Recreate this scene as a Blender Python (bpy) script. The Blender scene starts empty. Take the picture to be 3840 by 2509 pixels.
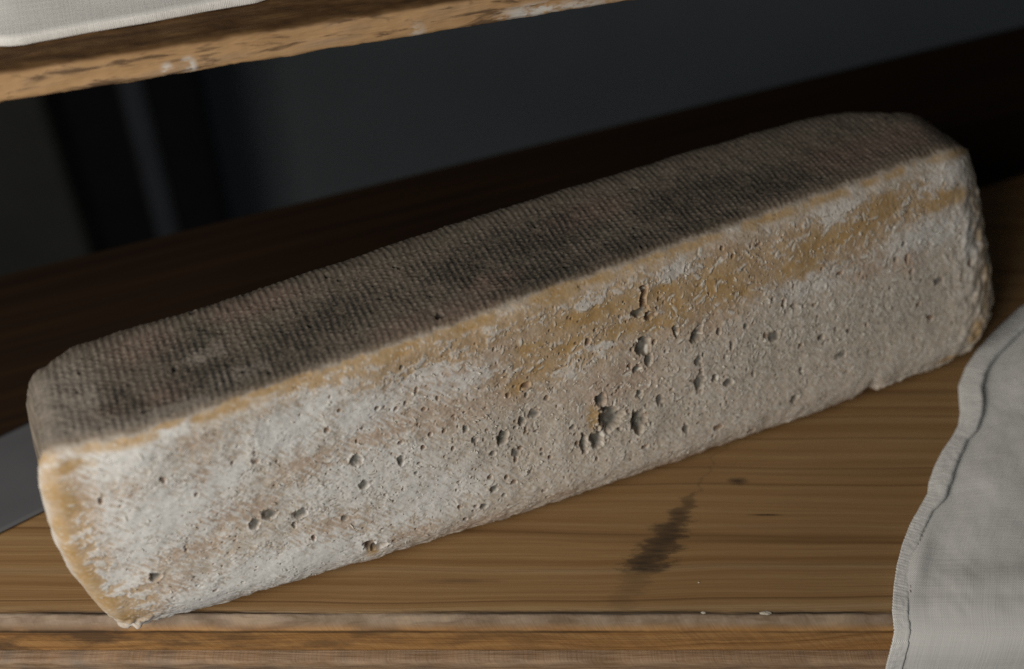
import bpy, math, random
import numpy as np

# ------------------------------------------------------------------ camera, world, light
sc = bpy.context.scene
COL = sc.collection
cd = bpy.data.cameras.new('camera')
cam = bpy.data.objects.new('camera', cd)
COL.objects.link(cam)
sc.camera = cam
cd.sensor_fit = 'HORIZONTAL'
cd.sensor_width = 36.0
cd.lens = 36.0 * 4500.0 / 3840.0
cam.location = (0.0, 0.0, 0.3974)
cam.rotation_euler = (math.radians(90 - 44.0), 0, 0)
cd.clip_start = 0.01
cd.clip_end = 20
cd.dof.use_dof = True
cd.dof.focus_distance = 0.460
cd.dof.aperture_fstop = 4.2
cd.dof.aperture_blades = 7

w = bpy.data.worlds.new('World')
sc.world = w
w.use_nodes = True
bg = w.node_tree.nodes['Background']
bg.inputs['Color'].default_value = (0.80, 0.90, 1.0, 1)
bg.inputs['Strength'].default_value = 0.035

def area_lamp(name, loc, target, size, power, color):
    l = bpy.data.lights.new(name, 'AREA')
    l.shape = 'RECTANGLE'
    l.size, l.size_y = size
    l.energy = power
    l.color = color
    o = bpy.data.objects.new(name, l)
    COL.objects.link(o)
    o.location = loc
    from mathutils import Vector
    d = Vector(target) - Vector(loc)
    o.rotation_euler = d.to_track_quat('-Z', 'Y').to_euler()
    return o

area_lamp('window_light', (-0.43, -0.22, 0.42), (-0.12, 0.29, 0.04), (0.50, 0.44), 5.7, (1.0, 0.955, 0.885))

sc.view_settings.view_transform = 'Standard'
sc.view_settings.look = 'None'
sc.view_settings.exposure = 0.0
sc.view_settings.gamma = 1.0
sc.view_settings.use_curve_mapping = False
sc.cycles.use_denoising = False
sc.cycles.max_bounces = 6

# ------------------------------------------------------------------ helpers
def tag(o, label=None, cat=None, group=None, kind=None):
    if label: o['label'] = label
    if cat: o['category'] = cat
    if group: o['group'] = group
    if kind: o['kind'] = kind
    return o

def mesh_obj(name, verts, quads, mat, parent=None, attrs=None, smooth=True, tris=None):
    """verts (n,3) array, quads (m,4) array -> one mesh object"""
    verts = np.asarray(verts, dtype=np.float32)
    me = bpy.data.meshes.new(name)
    me.vertices.add(len(verts))
    me.vertices.foreach_set('co', verts.ravel())
    loops = []
    starts = []
    n0 = 0
    if quads is not None and len(quads):
        quads = np.asarray(quads, dtype=np.int32)
        loops.append(quads.ravel())
        starts.append(np.arange(len(quads), dtype=np.int32) * 4)
        n0 = quads.size
    if tris is not None and len(tris):
        tris = np.asarray(tris, dtype=np.int32)
        loops.append(tris.ravel())
        starts.append(n0 + np.arange(len(tris), dtype=np.int32) * 3)
    loops = np.concatenate(loops)
    starts = np.concatenate(starts)
    me.loops.add(len(loops))
    me.loops.foreach_set('vertex_index', loops)
    me.polygons.add(len(starts))
    me.polygons.foreach_set('loop_start', starts)
    me.polygons.foreach_set('use_smooth', np.full(len(starts), smooth, dtype=bool))
    me.update(calc_edges=True)
    me.validate()
    for k, a in (attrs or {}).items():
        a = np.asarray(a, dtype=np.float32)
        if a.ndim == 1:
            at = me.attributes.new(k, 'FLOAT', 'POINT')
            at.data.foreach_set('value', a)
        elif a.shape[1] == 3:
            at = me.attributes.new(k, 'FLOAT_VECTOR', 'POINT')
            at.data.foreach_set('vector', a.ravel())
        else:
            at = me.attributes.new(k, 'FLOAT_COLOR', 'POINT')
            at.data.foreach_set('color', a.ravel())
    me.materials.append(mat)
    o = bpy.data.objects.new(name, me)
    COL.objects.link(o)
    if parent is not None:
        o.parent = parent
    return o

def grid_quads(nr, nc, wrap_r=False):
    r = np.arange(nr if wrap_r else nr - 1)
    c = np.arange(nc - 1)
    R, Cc = np.meshgrid(r, c, indexing='ij')
    R2 = (R + 1) % nr
    q = np.stack([R * nc + Cc, R * nc + Cc + 1, R2 * nc + Cc + 1, R2 * nc + Cc], -1)
    return q.reshape(-1, 4)

_PERM = {}
def pnoise(x, y, seed=0):
    """2-D gradient noise, about -1..1"""
    if seed not in _PERM:
        rg = np.random.RandomState(seed + 17)
        a = rg.rand(4096) * 2 * np.pi
        _PERM[seed] = (rg.permutation(4096), np.cos(a).astype(np.float32), np.sin(a).astype(np.float32))
    p, gx, gy = _PERM[seed]
    x = x.astype(np.float32); y = y.astype(np.float32)
    xi = np.floor(x); yi = np.floor(y)
    fx = x - xi; fy = y - yi
    xi = xi.astype(np.int64); yi = yi.astype(np.int64)
    u = fx * fx * fx * (fx * (fx * 6 - 15) + 10)
    v = fy * fy * fy * (fy * (fy * 6 - 15) + 10)
    def g(ix, iy, dx, dy):
        h = p[(p[ix & 4095] + iy) & 4095]
        return gx[h] * dx + gy[h] * dy
    a = g(xi, yi, fx, fy); b = g(xi + 1, yi, fx - 1, fy)
    c = g(xi, yi + 1, fx, fy - 1); d = g(xi + 1, yi + 1, fx - 1, fy - 1)
    return (a + (b - a) * u + ((c + (d - c) * u) - (a + (b - a) * u)) * v) * 1.5

def fbm(x, y, seed=0, oct=3, gain=0.5):
    s = 0; a = 1.0; t = 0
    for i in range(oct):
        s = s + a * pnoise(x * 2 ** i, y * 2 ** i, seed + i * 7)
        t += a; a *= gain
    return s / t

def sstep(a, b, x):
    t = np.clip((x - a) / (b - a), 0, 1)
    return t * t * (3 - 2 * t)

class NT:
    """small shader-node helper"""
    def __init__(self, name):
        self.m = bpy.data.materials.new(name)
        self.m.use_nodes = True
        self.t = self.m.node_tree
        self.b = self.t.nodes['Principled BSDF']
        self.tc = self.t.nodes.new('ShaderNodeTexCoord')
    def new(self, k): return self.t.nodes.new(k)
    def put(self, sock, v):
        if isinstance(v, bpy.types.NodeSocket): self.t.links.new(v, sock)
        else:
            if hasattr(sock.default_value, '__len__') and not hasattr(v, '__len__'): v = (v,) * len(sock.default_value)
            if hasattr(sock.default_value, '__len__') and len(sock.default_value) == 4 and len(v) == 3: v = tuple(v) + (1,)
            sock.default_value = v
    def set(self, k, v): self.put(self.b.inputs[k], v)
    @property
    def obj(self): return self.tc.outputs['Object']
    def attr(self, n, out='Fac'):
        a = self.new('ShaderNodeAttribute'); a.attribute_name = n
        return a.outputs[out]
    def math(self, op, a, b=0.0, c=0.0, clamp=False):
        n = self.new('ShaderNodeMath'); n.operation = op; n.use_clamp = clamp
        self.put(n.inputs[0], a); self.put(n.inputs[1], b); self.put(n.inputs[2], c)
        return n.outputs[0]
    def sep(self, v):
        n = self.new('ShaderNodeSeparateXYZ'); self.put(n.inputs[0], v); return n.outputs
    def comb(self, x, y, z=0.0):
        n = self.new('ShaderNodeCombineXYZ')
        for i, v in enumerate((x, y, z)): self.put(n.inputs[i], v)
        return n.outputs[0]
    def noise(self, vec, scale=1.0, detail=2.0, rough=0.5, dist=0.0, out='Fac'):
        n = self.new('ShaderNodeTexNoise')
        self.put(n.inputs['Vector'], vec); self.put(n.inputs['Scale'], scale)
        self.put(n.inputs['Detail'], detail); self.put(n.inputs['Roughness'], rough); self.put(n.inputs['Distortion'], dist)
        return n.outputs[out]
    def ramp(self, fac, stops, mode='LINEAR'):
        n = self.new('ShaderNodeValToRGB'); self.put(n.inputs[0], fac)
        e = n.color_ramp.elements; n.color_ramp.interpolation = mode
        while len(e) < len(stops): e.new(0.5)
        for el, (p, c) in zip(e, stops):
            el.position = p
            el.color = (c, c, c, 1) if not hasattr(c, '__len__') else tuple(c) + (1,)
        return n.outputs['Color']
    def mix(self, fac, a, b, mode='MIX'):
        n = self.new('ShaderNodeMix'); n.data_type = 'RGBA'; n.blend_type = mode
        self.put(n.inputs[0], fac); self.put(n.inputs[6], a); self.put(n.inputs[7], b)
        return n.outputs[2]
    def bump(self, h, strength=0.3, dist=0.001):
        n = self.new('ShaderNodeBump')
        self.put(n.inputs['Strength'], strength); self.put(n.inputs['Distance'], dist); self.put(n.inputs['Height'], h)
        self.t.links.new(n.outputs[0], self.b.inputs['Normal'])

# ------------------------------------------------------------------ wood materials
def wood_lower():
    n = NT('pine_board')
    x, y, z = n.sep(n.obj)
    wob = n.noise(n.comb(n.math('MULTIPLY', x, 5.0), n.math('MULTIPLY', y, 14.0)), 1.0, 2.0)
    v = n.math('SUBTRACT', n.math('ADD', y, n.math('MULTIPLY', wob, 0.012)), n.math('MULTIPLY', z, 1.0))
    # broad rings, fine fibres, thin late-wood lines
    rings = n.noise(n.comb(n.math('MULTIPLY', x, 0.8), n.math('MULTIPLY', v, 175.0)), 1.0, 2.0, 0.6)
    fib = n.noise(n.comb(n.math('MULTIPLY', x, 22.0), n.math('MULTIPLY', v, 1500.0)), 1.0, 3.0, 0.6)
    ln = n.noise(n.comb(n.math('MULTIPLY', x, 0.6), n.math('MULTIPLY', v, 75.0), 3.7), 1.0, 1.0)
    line = n.math('ABSOLUTE', n.math('SUBTRACT', ln, 0.5))
    line = n.ramp(line, [(0.0, 1.0), (0.012, 0.55), (0.03, 0.0)])
    ln2 = n.noise(n.comb(n.math('MULTIPLY', x, 0.5), n.math('MULTIPLY', v, 95.0), 9.1), 1.0, 0.5)
    line2 = n.ramp(n.math('ABSOLUTE', n.math('SUBTRACT', ln2, 0.47)), [(0.0, 1.0), (0.05, 0.0)])
    blot = n.noise(n.comb(n.math('MULTIPLY', x, 9.0), n.math('MULTIPLY', v, 22.0), 2.0), 1.0, 3.0)
    rings = n.math('MULTIPLY_ADD', n.math('MULTIPLY', n.math('SUBTRACT', rings, 0.5), 1.6), n.ramp(n.math('MULTIPLY', y, 1.0), [(0.27, 1.9/2), (0.315, 0.45)]), 0.5)
    c = n.ramp(rings, [(0.22, (0.215, 0.116, 0.043)), (0.42, (0.280, 0.162, 0.066)), (0.58, (0.325, 0.200, 0.088)), (0.80, (0.390, 0.262, 0.135))])
    c = n.mix(n.math('MULTIPLY', line2, 0.22), c, (0.150, 0.066, 0.020))
    c = n.mix(n.math('MULTIPLY', line, 0.5), c, (0.085, 0.036, 0.012))
    c = n.mix(n.ramp(fib, [(0.35, 0.35), (0.65, 0.0)]), c, (0.150, 0.070, 0.024))
    c = n.mix(n.ramp(blot, [(0.45, 0.0), (0.75, 0.25)]), c, (0.190, 0.100, 0.038))
    # front face: more orange, rough sawn blotches
    front = n.attr('front')
    fn = n.noise(n.comb(n.math('MULTIPLY', x, 40.0), n.math('MULTIPLY', z, 90.0), 5.0), 1.0, 4.0, 0.6)
    saw = n.noise(n.comb(n.math('ADD', n.math('MULTIPLY', x, 900.0), n.math('MULTIPLY', z, 700.0)), n.math('MULTIPLY', z, 60.0)), 1.0, 2.0)
    arc = n.math('ADD', n.math('MULTIPLY', z, 1.0), n.math('MULTIPLY', n.noise(n.comb(n.math('MULTIPLY', x, 9.0), 0.0, 1.0), 1.0, 1.0), 0.05))
    arcs = n.noise(n.comb(n.math('MULTIPLY', x, 1.0), n.math('MULTIPLY', arc, 330.0), 7.0), 1.0, 1.0)
    cf = n.ramp(arcs, [(0.30, (0.150, 0.062, 0.018)), (0.42, (0.330, 0.165, 0.054)), (0.7, (0.430, 0.235, 0.088))])
    leftm = n.math('MULTIPLY', n.ramp(fn, [(0.42, 0.0), (0.60, 1.0)]), n.ramp(n.math('ADD', n.math('MULTIPLY', x, 2.0), 0.5), [(0.2, 0.85), (0.58, 0.25), (0.8, 0.1)]))
    cf = n.mix(leftm, cf, (0.085, 0.050, 0.026))
    cf = n.mix(n.ramp(saw, [(0.4, 0.25), (0.6, 0.0)]), cf, (0.16, 0.075, 0.028))
    c = n.mix(front, c, cf)
    # worn grey arris
    ar = n.attr('arris')
    an = n.noise(n.comb(n.math('MULTIPLY', x, 45.0), n.math('MULTIPLY', v, 900.0), 4.0), 1.0, 4.0, 0.65)
    cg = n.ramp(an, [(0.30, (0.045, 0.040, 0.036)), (0.43, (0.170, 0.140, 0.115)), (0.55, (0.300, 0.250, 0.205)), (0.72, (0.450, 0.350, 0.250))])
    c = n.mix(ar, c, cg)
    # dark seam where the arris starts
    sm = n.attr('seam')
    sn = n.noise(n.comb(n.math('MULTIPLY', x, 16.0), n.math('MULTIPLY', y, 300.0), 6.0), 1.0, 3.0)
    c = n.mix(n.math('MULTIPLY', sm, n.ramp(sn, [(0.36, 0.1), (0.58, 0.95)])), c, (0.020, 0.014, 0.010))
    # dark stain, diagonal, feathered along the grain
    sx = n.math('ADD', x, n.math('MULTIPLY', n.math('SUBTRACT', n.noise(n.comb(n.math('MULTIPLY', x, 30.0), n.math('MULTIPLY', y, 1100.0)), 1.0, 4.0, 0.7), 0.5), 0.008))
    along = n.math('SUBTRACT', y, 0.2850)
    cx = n.math('ADD', n.math('MULTIPLY', along, 0.62), n.math('MULTIPLY_ADD', n.noise(n.comb(2.0, n.math('MULTIPLY', y, 130.0)), 1.0, 2.0), 0.014, 0.0500))
    dx = n.math('ABSOLUTE', n.math('SUBTRACT', sx, cx))
    pp = n.math('MULTIPLY_ADD', along, 15.0, 0.5)
    taper = n.ramp(pp, [(0.08, 0.55), (0.35, 0.62), (0.39, 1.0), (0.52, 0.95), (0.72, 0.62), (0.84, 0.40), (1.0, 0.0)])
    wd = n.math('MULTIPLY', taper, 0.0120)
    st = n.math('SUBTRACT', 1.0, n.math('DIVIDE', dx, n.math('ADD', wd, 0.0006)))
    rag = n.noise(n.comb(n.math('MULTIPLY', x, 100.0), n.math('MULTIPLY', y, 330.0), 1.5), 1.0, 5.0, 0.7)
    st = n.math('ADD', st, n.math('MULTIPLY', n.math('SUBTRACT', rag, 0.5), 2.4))
    st = n.ramp(st, [(0.05, 0.0), (0.45, 0.80), (0.9, 0.97)])
    stn = n.noise(n.comb(n.math('MULTIPLY', x, 60.0), n.math('MULTIPLY', y, 420.0), 8.0), 1.0, 3.0)
    st = n.math('MULTIPLY', st, n.ramp(stn, [(0.25, 0.70), (0.6, 1.0)]))
    st = n.math('MULTIPLY', st, n.ramp(n.math('MULTIPLY_ADD', along, 15.0, 0.5), [(0.06, 0.0), (0.14, 0.22), (0.35, 0.34), (0.39, 1.0), (0.75, 0.92), (1.0, 0.30)]))
    c = n.mix(st, c, (0.030, 0.020, 0.013))
    # knot and crack
    def spot(c, px, py, rx, ry, col, amt):
        a = n.math('DIVIDE', n.math('SUBTRACT', x, px), rx); b = n.math('DIVIDE', n.math('SUBTRACT', y, py), ry)
        d = n.math('SQRT', n.math('ADD', n.math('MULTIPLY', a, a), n.math('MULTIPLY', b, b)))
        d = n.math('ADD', d, n.math('MULTIPLY', n.math('SUBTRACT', n.noise(n.comb(n.math('MULTIPLY', x, 150.0), n.math('MULTIPLY', y, 500.0)), 1.0, 2.0), 0.5), 0.7))
        return n.mix(n.ramp(d, [(0.2, amt), (1.0, 0.0)]), c, col)
    c = spot(c, 0.0955, 0.3221, 0.0055, 0.0026, (0.045, 0.026, 0.018), 0.85)
    c = spot(c, 0.1048, 0.3044, 0.0085, 0.0005, (0.012, 0.007, 0.004), 1.0)
    c = spot(c, 0.289, 0.640, 0.022, 0.030, (0.010, 0.007, 0.006), 1.0)
    c = spot(c, -0.02, 0.272, 0.02, 0.0016, (0.090, 0.050, 0.024), 0.5)
    n.set('Base Color', c)
    n.set('Roughness', 0.62)
    n.set('Specular IOR Level', 0.35)
    h = n.math('ADD', n.math('MULTIPLY', fib, 0.6), n.math('MULTIPLY', line, -0.8))
    h = n.math('ADD', h, n.math('MULTIPLY', n.math('ADD', ar, front), n.math('ADD', n.math('MULTIPLY', an, 2.0), saw)))
    n.bump(h, 0.45, 0.0004)
    return n.m

def wood_upper():
    n = NT('rough_board')
    x, y, z = n.sep(n.obj)
    up = n.attr('top')
    a1 = n.noise(n.comb(n.math('MULTIPLY', x, 55.0), n.math('MULTIPLY', y, 260.0), n.math('MULTIPLY', z, 260.0)), 1.0, 4.0, 0.62)
    a2 = n.noise(n.comb(n.math('MULTIPLY', x, 28.0), n.math('MULTIPLY', y, 80.0), n.math('MULTIPLY', z, 150.0)), 1.0, 3.0, 0.6)
    ct = n.ramp(a1, [(0.3, (0.055, 0.026, 0.010)), (0.5, (0.110, 0.056, 0.020)), (0.72, (0.185, 0.102, 0.042))])
    cf = n.ramp(a2, [(0.30, (0.400, 0.235, 0.110)), (0.5, (0.480, 0.295, 0.145)), (0.7, (0.420, 0.275, 0.160))])
    dk = n.noise(n.comb(n.math('MULTIPLY', x, 48.0), n.math('MULTIPLY', y, 120.0), n.math('MULTIPLY', z, 320.0)), 1.0, 4.0, 0.62, 0.4)
    big = n.noise(n.comb(n.math('MULTIPLY', x, 17.0), 0.0, 2.0), 1.0, 2.0)
    dkm = n.math('ADD', dk, n.math('MULTIPLY', n.math('SUBTRACT', big, 0.5), 0.35))
    cf = n.mix(n.ramp(dkm, [(0.53, 0.0), (0.64, 0.78)]), cf, (0.085, 0.050, 0.030))
    c = n.mix(up, cf, ct)
    wh = n.noise(n.comb(n.math('MULTIPLY', x, 120.0), n.math('MULTIPLY', y, 200.0), n.math('MULTIPLY', z, 260.0)), 1.0, 4.0, 0.6)
    c = n.mix(n.math('MULTIPLY', n.attr('lime'), n.ramp(wh, [(0.40, 0.0), (0.52, 0.95)])), c, (0.66, 0.63, 0.58))
    n.set('Base Color', c)
    n.set('Roughness', 0.75)
    n.set('Specular IOR Level', 0.25)
    n.bump(n.math('ADD', a1, dk), 0.6, 0.0007)
    return n.m

def plain(name, col, rough=0.6, var=0.25, scale=40.0, metal=0.0, spec=0.5):
    n = NT(name)
    n.set('Specular IOR Level', spec)
    f = n.noise(n.obj, scale, 3.0, 0.6)
    n.set('Base Color', n.mix(n.ramp(f, [(0.3, 0.0), (0.7, 1.0)]), tuple(c * (1 - var) for c in col), tuple(c * (1 + var) for c in col)))
    n.set('Roughness', rough)
    n.set('Metallic', metal)
    n.bump(f, 0.15, 0.0005)
    return n.m

# ------------------------------------------------------------------ lower shelf board
def sweep_board(name, prof, xs, mat, attrs_fn, disp, parent=None):
    prof = np.asarray(prof, dtype=float)
    nr, nc = len(prof), len(xs)
    X = np.repeat(np.asarray(xs)[None, :], nr, 0)
    Y = np.repeat(prof[:, 0][:, None], nc, 1)
    Z = np.repeat(prof[:, 1][:, None], nc, 1)
    X, Y, Z = disp(X, Y, Z)
    q = grid_quads(nr, nc, wrap_r=True)
    nv = nr * nc
    V = np.stack([X, Y, Z], -1).reshape(-1, 3)
    A = {k: np.repeat(np.asarray(v)[:, None], nc, 1).ravel() for k, v in attrs_fn.items()}
    o = mesh_obj(name, V, q, mat, parent, A)
    # close the two ends
    import bmesh
    bm = bmesh.new(); bm.from_mesh(o.data)
    bmesh.ops.holes_fill(bm, edges=[e for e in bm.edges if e.is_boundary], sides=0)
    bmesh.ops.recalc_face_normals(bm, faces=bm.faces)
    bm.to_mesh(o.data); bm.free()
    return o

xs = np.concatenate([np.linspace(-0.33, -0.305, 4), np.linspace(-0.30, 0.36, 900), np.linspace(0.37, 0.95, 12)])
back_rows = [(1.10, 0.0), (0.9, 0.0), (0.7, 0.0), (0.55, 0.0), (0.45, 0.0), (0.38, 0.0), (0.33, 0.0), (0.30, 0.0), (0.28, 0.0), (0.268, 0.0), (0.263, 0.0), (0.2605, 0.0)]
near = [(0.2595 - 0.00025 * i, 0.0) for i in range(9)]
cham = [(0.2573 - 0.0047 * t, -0.0044 * t ** 1.25) for t in np.linspace(0.04, 1, 16)]
face = [(0.2525 - 0.0002 * t, -0.0046 - 0.0136 * t) for t in np.linspace(0.03, 1, 18)]
under = [(0.2545, -0.0192), (0.30, -0.0192), (0.6, -0.0192), (1.10, -0.0192)]
prof = back_rows + near + cham + face + under
nb, nn, nchm, nf, nu = len(back_rows), len(near), len(cham), len(face), len(under)
arr = np.array([0] * nb + list(np.linspace(0, 0.1, nn)) + [0.55 if i < 9 else max(0.0, 0.55 - 0.09 * (i - 8)) for i in range(nchm)] + [0.0] * nf + [0] * nu)
fro = np.array([0] * (nb + nn) + [0.0 if i < 9 else (i - 8) / 7 for i in range(nchm)] + [1.0] * nf + [1] * nu)
sea = np.array([0] * nb + [max(0, 1 - abs(i - 7) / 4.0) for i in range(nn)] + [max(0, 0.9 - i / 3.0) for i in range(nchm)] + [0.7 if i < 2 else 0 for i in range(nf)] + [0] * nu)
def disp_low(X, Y, Z):
    rows = np.arange(Z.shape[0])[:, None]
    yback = 0.487 + 0.4206 * (X + 0.153)                 # the back edge runs along the added shade plank
    Y = np.where(Y > 0.36, 0.36 + (yback - 0.36) * (Y - 0.36) / (1.10 - 0.36), Y)
    edge = np.exp(-((rows - (nb + nn + 5)) / 9.0) ** 2)
    n1 = fbm(X * 40, rows * 0.10 + X * 0, 3, 3)
    n2 = fbm(X * 260, rows * 0.45 + X * 0, 5, 2)
    Z = Z + edge * (n1 * 0.0007 + n2 * 0.00028)
    Y = Y + edge * (fbm(X * 30, rows * 0.05 + X * 0, 8, 3) * 0.0006 + n2 * 0.0002)
    # the seam line is a shallow crack
    crack = np.exp(-((rows - (nb + 7)) / 1.1) ** 2) * sstep(-0.1, 0.35, fbm(X * 14, X * 0, 11, 3))
    Z = Z - crack * 0.0007
    facew = ((rows >= nb + nn + nchm) & (rows < nb + nn + nchm + nf)).astype(float)
    Y = Y + facew * (fbm(X * 160 + Z * 140, Z * 90, 14, 3) * 0.00022)
    return X, Y, Z
shelf = bpy.data.objects.new('lower_shelf', None)
COL.objects.link(shelf)
shelf.location = (0, 0, 0)
tag(shelf, 'honey coloured pine shelf board under the cheese, with worn grey front edge and dark stain', 'shelf')
M_low = wood_lower()
sweep_board('board', prof, xs, M_low, {'arris': arr, 'front': fro, 'seam': sea}, disp_low, shelf)
# weathered rail under the board, a little proud of it
rp = [(0.2740, -0.0196), (0.2495, -0.0196), (0.2485, -0.0200), (0.2480, -0.0208)] + [(0.2478, -0.0215 - 0.002 * i) for i in range(12)] + [(0.2485, -0.0460), (0.2740, -0.0460)]
def disp_rail(X, Y, Z):
    rows = np.arange(Z.shape[0])[:, None]
    fr = ((rows > 0) & (rows < Z.shape[0] - 1)).astype(float)
    Y = Y + fr * (fbm(X * 60, Z * 200, 21, 3) * 0.0006)
    Z = Z + fr * (rows < 5) * (np.minimum(fbm(X * 45, X * 0 + 2, 23, 3), 0.0) * 0.0006)
    return X, Y, Z
sweep_board('edge_rail', rp, xs[::2], M_low, {'arris': np.full(len(rp), 0.45), 'front': np.ones(len(rp)), 'seam': np.zeros(len(rp))}, disp_rail, shelf)

# ------------------------------------------------------------------ upper shelf board
UA = np.array([-0.17819, 0.35616]); UB = np.array([0.05017, 0.42941])
yaw_u = math.atan2(UB[1] - UA[1], UB[0] - UA[0])
upper = bpy.data.objects.new('upper_shelf', None)
COL.objects.link(upper)
upper.location = (UA[0], UA[1], 0.165)
upper.rotation_euler = (0, 0, yaw_u)
tag(upper, 'rough wooden board above the cheese, dark brown on top with blotched orange front edge', 'shelf')
ux = np.concatenate([np.linspace(-0.30, -0.07, 14), np.linspace(-0.06, 0.30, 620), np.linspace(0.31, 0.75, 14)])
up_prof = [(0.42, 0.0118), (0.2, 0.0118), (0.10, 0.0118), (0.06, 0.0118), (0.035, 0.0118)] + [(0.022 - 0.0011 * i, 0.0118) for i in range(19)] + \
          [(0.0008, 0.0116), (0.0003, 0.0111), (0.0, 0.0104)] + [(0.0, 0.0098 - 0.00105 * i) for i in range(9)] + [(0.0004, 0.0003), (0.0012, 0.0), (0.02, 0.0), (0.1, 0.0), (0.42, 0.0)]
up_top = [1.0] * 24 + [0.9, 0.55, 0.1] + [0] * 9 + [0] * 5
def disp_up(X, Y, Z):
    rows = np.arange(Z.shape[0])[:, None]
    t = ((rows >= 4) & (rows <= 26)).astype(float)
    e = np.exp(-((rows - 25) / 3.0) ** 2)
    Z = Z + t * fbm(X * 90, Y * 200, 31, 3) * 0.0004 + e * fbm(X * 60, X * 0, 33, 3) * 0.0005
    lo = np.exp(-((rows - 36.5) / 1.6) ** 2)
    Z = Z + lo * (fbm(X * 55, X * 0 + 1, 37, 4) * 0.0009 + 0.0004 * np.maximum(0, fbm(X * 230, X * 0 + 4, 38, 2)))
    Y = Y + (rows > 22) * (rows < 38) * fbm(X * 70, Z * 150, 35, 3) * 0.0005
    return X, Y, Z
ub = sweep_board('board', up_prof, ux, wood_upper(), {'top': np.array(up_top)}, disp_up, upper)
# lime / plaster remains on the front edge: flat print of the material, by place along the board
co = np.empty(len(ub.data.vertices) * 3, dtype=np.float32); ub.data.vertices.foreach_get('co', co); co = co.reshape(-1, 3)
lime = np.zeros(len(co), dtype=np.float32)
for (x0, r, zz, amt) in [(0.0580, 0.0028, 0.002, 1.0), (0.0655, 0.0035, 0.003, 1.0), (0.150, 0.004, 0.002, 0.5), (0.196, 0.018, 0.0025, 0.95), (0.232, 0.012, 0.005, 0.85), (0.214, 0.018, 0.001, 0.8)]:
    lime = np.maximum(lime, amt * np.clip(1.6 - 1.6 * np.sqrt(((co[:, 0] - x0) / r) ** 2 + ((co[:, 2] - zz) / 0.0045) ** 2), 0, 1) * (co[:, 1] < 0.004))
at = ub.data.attributes.new('lime', 'FLOAT', 'POINT'); at.data.foreach_set('value', lime)

# ------------------------------------------------------------------ dim things behind
def box_verts(x0, x1, y0, y1, z0, z1):
    return np.array([(x0, y0, z0), (x1, y0, z0), (x1, y1, z0), (x0, y1, z0), (x0, y0, z1), (x1, y0, z1), (x1, y1, z1), (x0, y1, z1)])
BQ = np.array([(0, 3, 2, 1), (4, 5, 6, 7), (0, 1, 5, 4), (1, 2, 6, 5), (2, 3, 7, 6), (3, 0, 4, 7)])
def bevel_box(name, dims, mat, loc, rz, bevel, parent=None):
    o = mesh_obj(name, box_verts(*dims), BQ, mat, parent, smooth=False)
    o.location = loc; o.rotation_euler = (0, 0, rz)
    import bmesh
    bm = bmesh.new(); bm.from_mesh(o.data)
    bmesh.ops.bevel(bm, geom=list(bm.edges), offset=bevel, segments=3, affect='EDGES')
    bm.to_mesh(o.data); bm.free()
    return o

wall = bevel_box('wall', (-1.6, 2.2, 0.0, 0.05, -1.6, 0.9), plain('grey_wall', (0.25, 0.27, 0.28), 0.8, 0.06, 4.0, 0.0, 0.1), (0.0, 1.62, 0), math.radians(6), 0.004)
tag(wall, kind='structure')
door = bpy.data.objects.new('black_door', None); COL.objects.link(door)
door.location = (-0.395, 1.30, -1.6)
tag(door, 'black upright door panel with faint grey strip, blurred far behind the left end of the cheese', 'door')
bevel_box('panel', (-0.178, 0.0, 0.0, 0.03, 0.0, 2.3), plain('black_paint', (0.018, 0.018, 0.020), 0.8, 0.1, 30.0, 0.0, 0.08), (0, 0, 0), 0, 0.004, door)
bevel_box('metal_strip', (-0.096, -0.066, -0.012, -0.001, 0.0, 2.3), plain('dull_steel', (0.085, 0.09, 0.10), 0.7, 0.1, 30.0, 0.0, 0.1), (0, 0, 0), 0, 0.004, door)
cab = bevel_box('dark_cabinet', (-1.2, 0.0, 0.0, 0.25, 0.0, 2.3), plain('dark_olive_board', (0.075, 0.074, 0.066), 0.8, 0.12, 9.0, 0.0, 0.1), (-0.585, 1.27, -1.6), 0, 0.004)
tag(cab, 'dark olive cabinet side blurred in the far left background', 'cabinet')
# added plank along the cheese; dark colour stands in for shade on the shelf back
def shade_plank_mat():
    n = NT('painted_shade_wood')
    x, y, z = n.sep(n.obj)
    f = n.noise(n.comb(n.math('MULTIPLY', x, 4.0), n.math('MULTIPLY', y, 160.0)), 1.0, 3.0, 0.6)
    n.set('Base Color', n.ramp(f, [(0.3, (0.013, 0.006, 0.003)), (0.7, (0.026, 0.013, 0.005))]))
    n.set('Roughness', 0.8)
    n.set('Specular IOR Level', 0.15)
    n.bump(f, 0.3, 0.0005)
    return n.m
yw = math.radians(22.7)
plank = bevel_box('shade_plank', (-0.55, 0.75, 0.0, 0.1295, 0.0004, 0.0011), shade_plank_mat(), (-math.sin(yw) * 0.106, 0.3046 + math.cos(yw) * 0.106, 0), yw, 0.0002)
tag(plank, 'added red brown plank behind the cheese, shade of the shelf back painted into its colour', 'plank')
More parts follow.
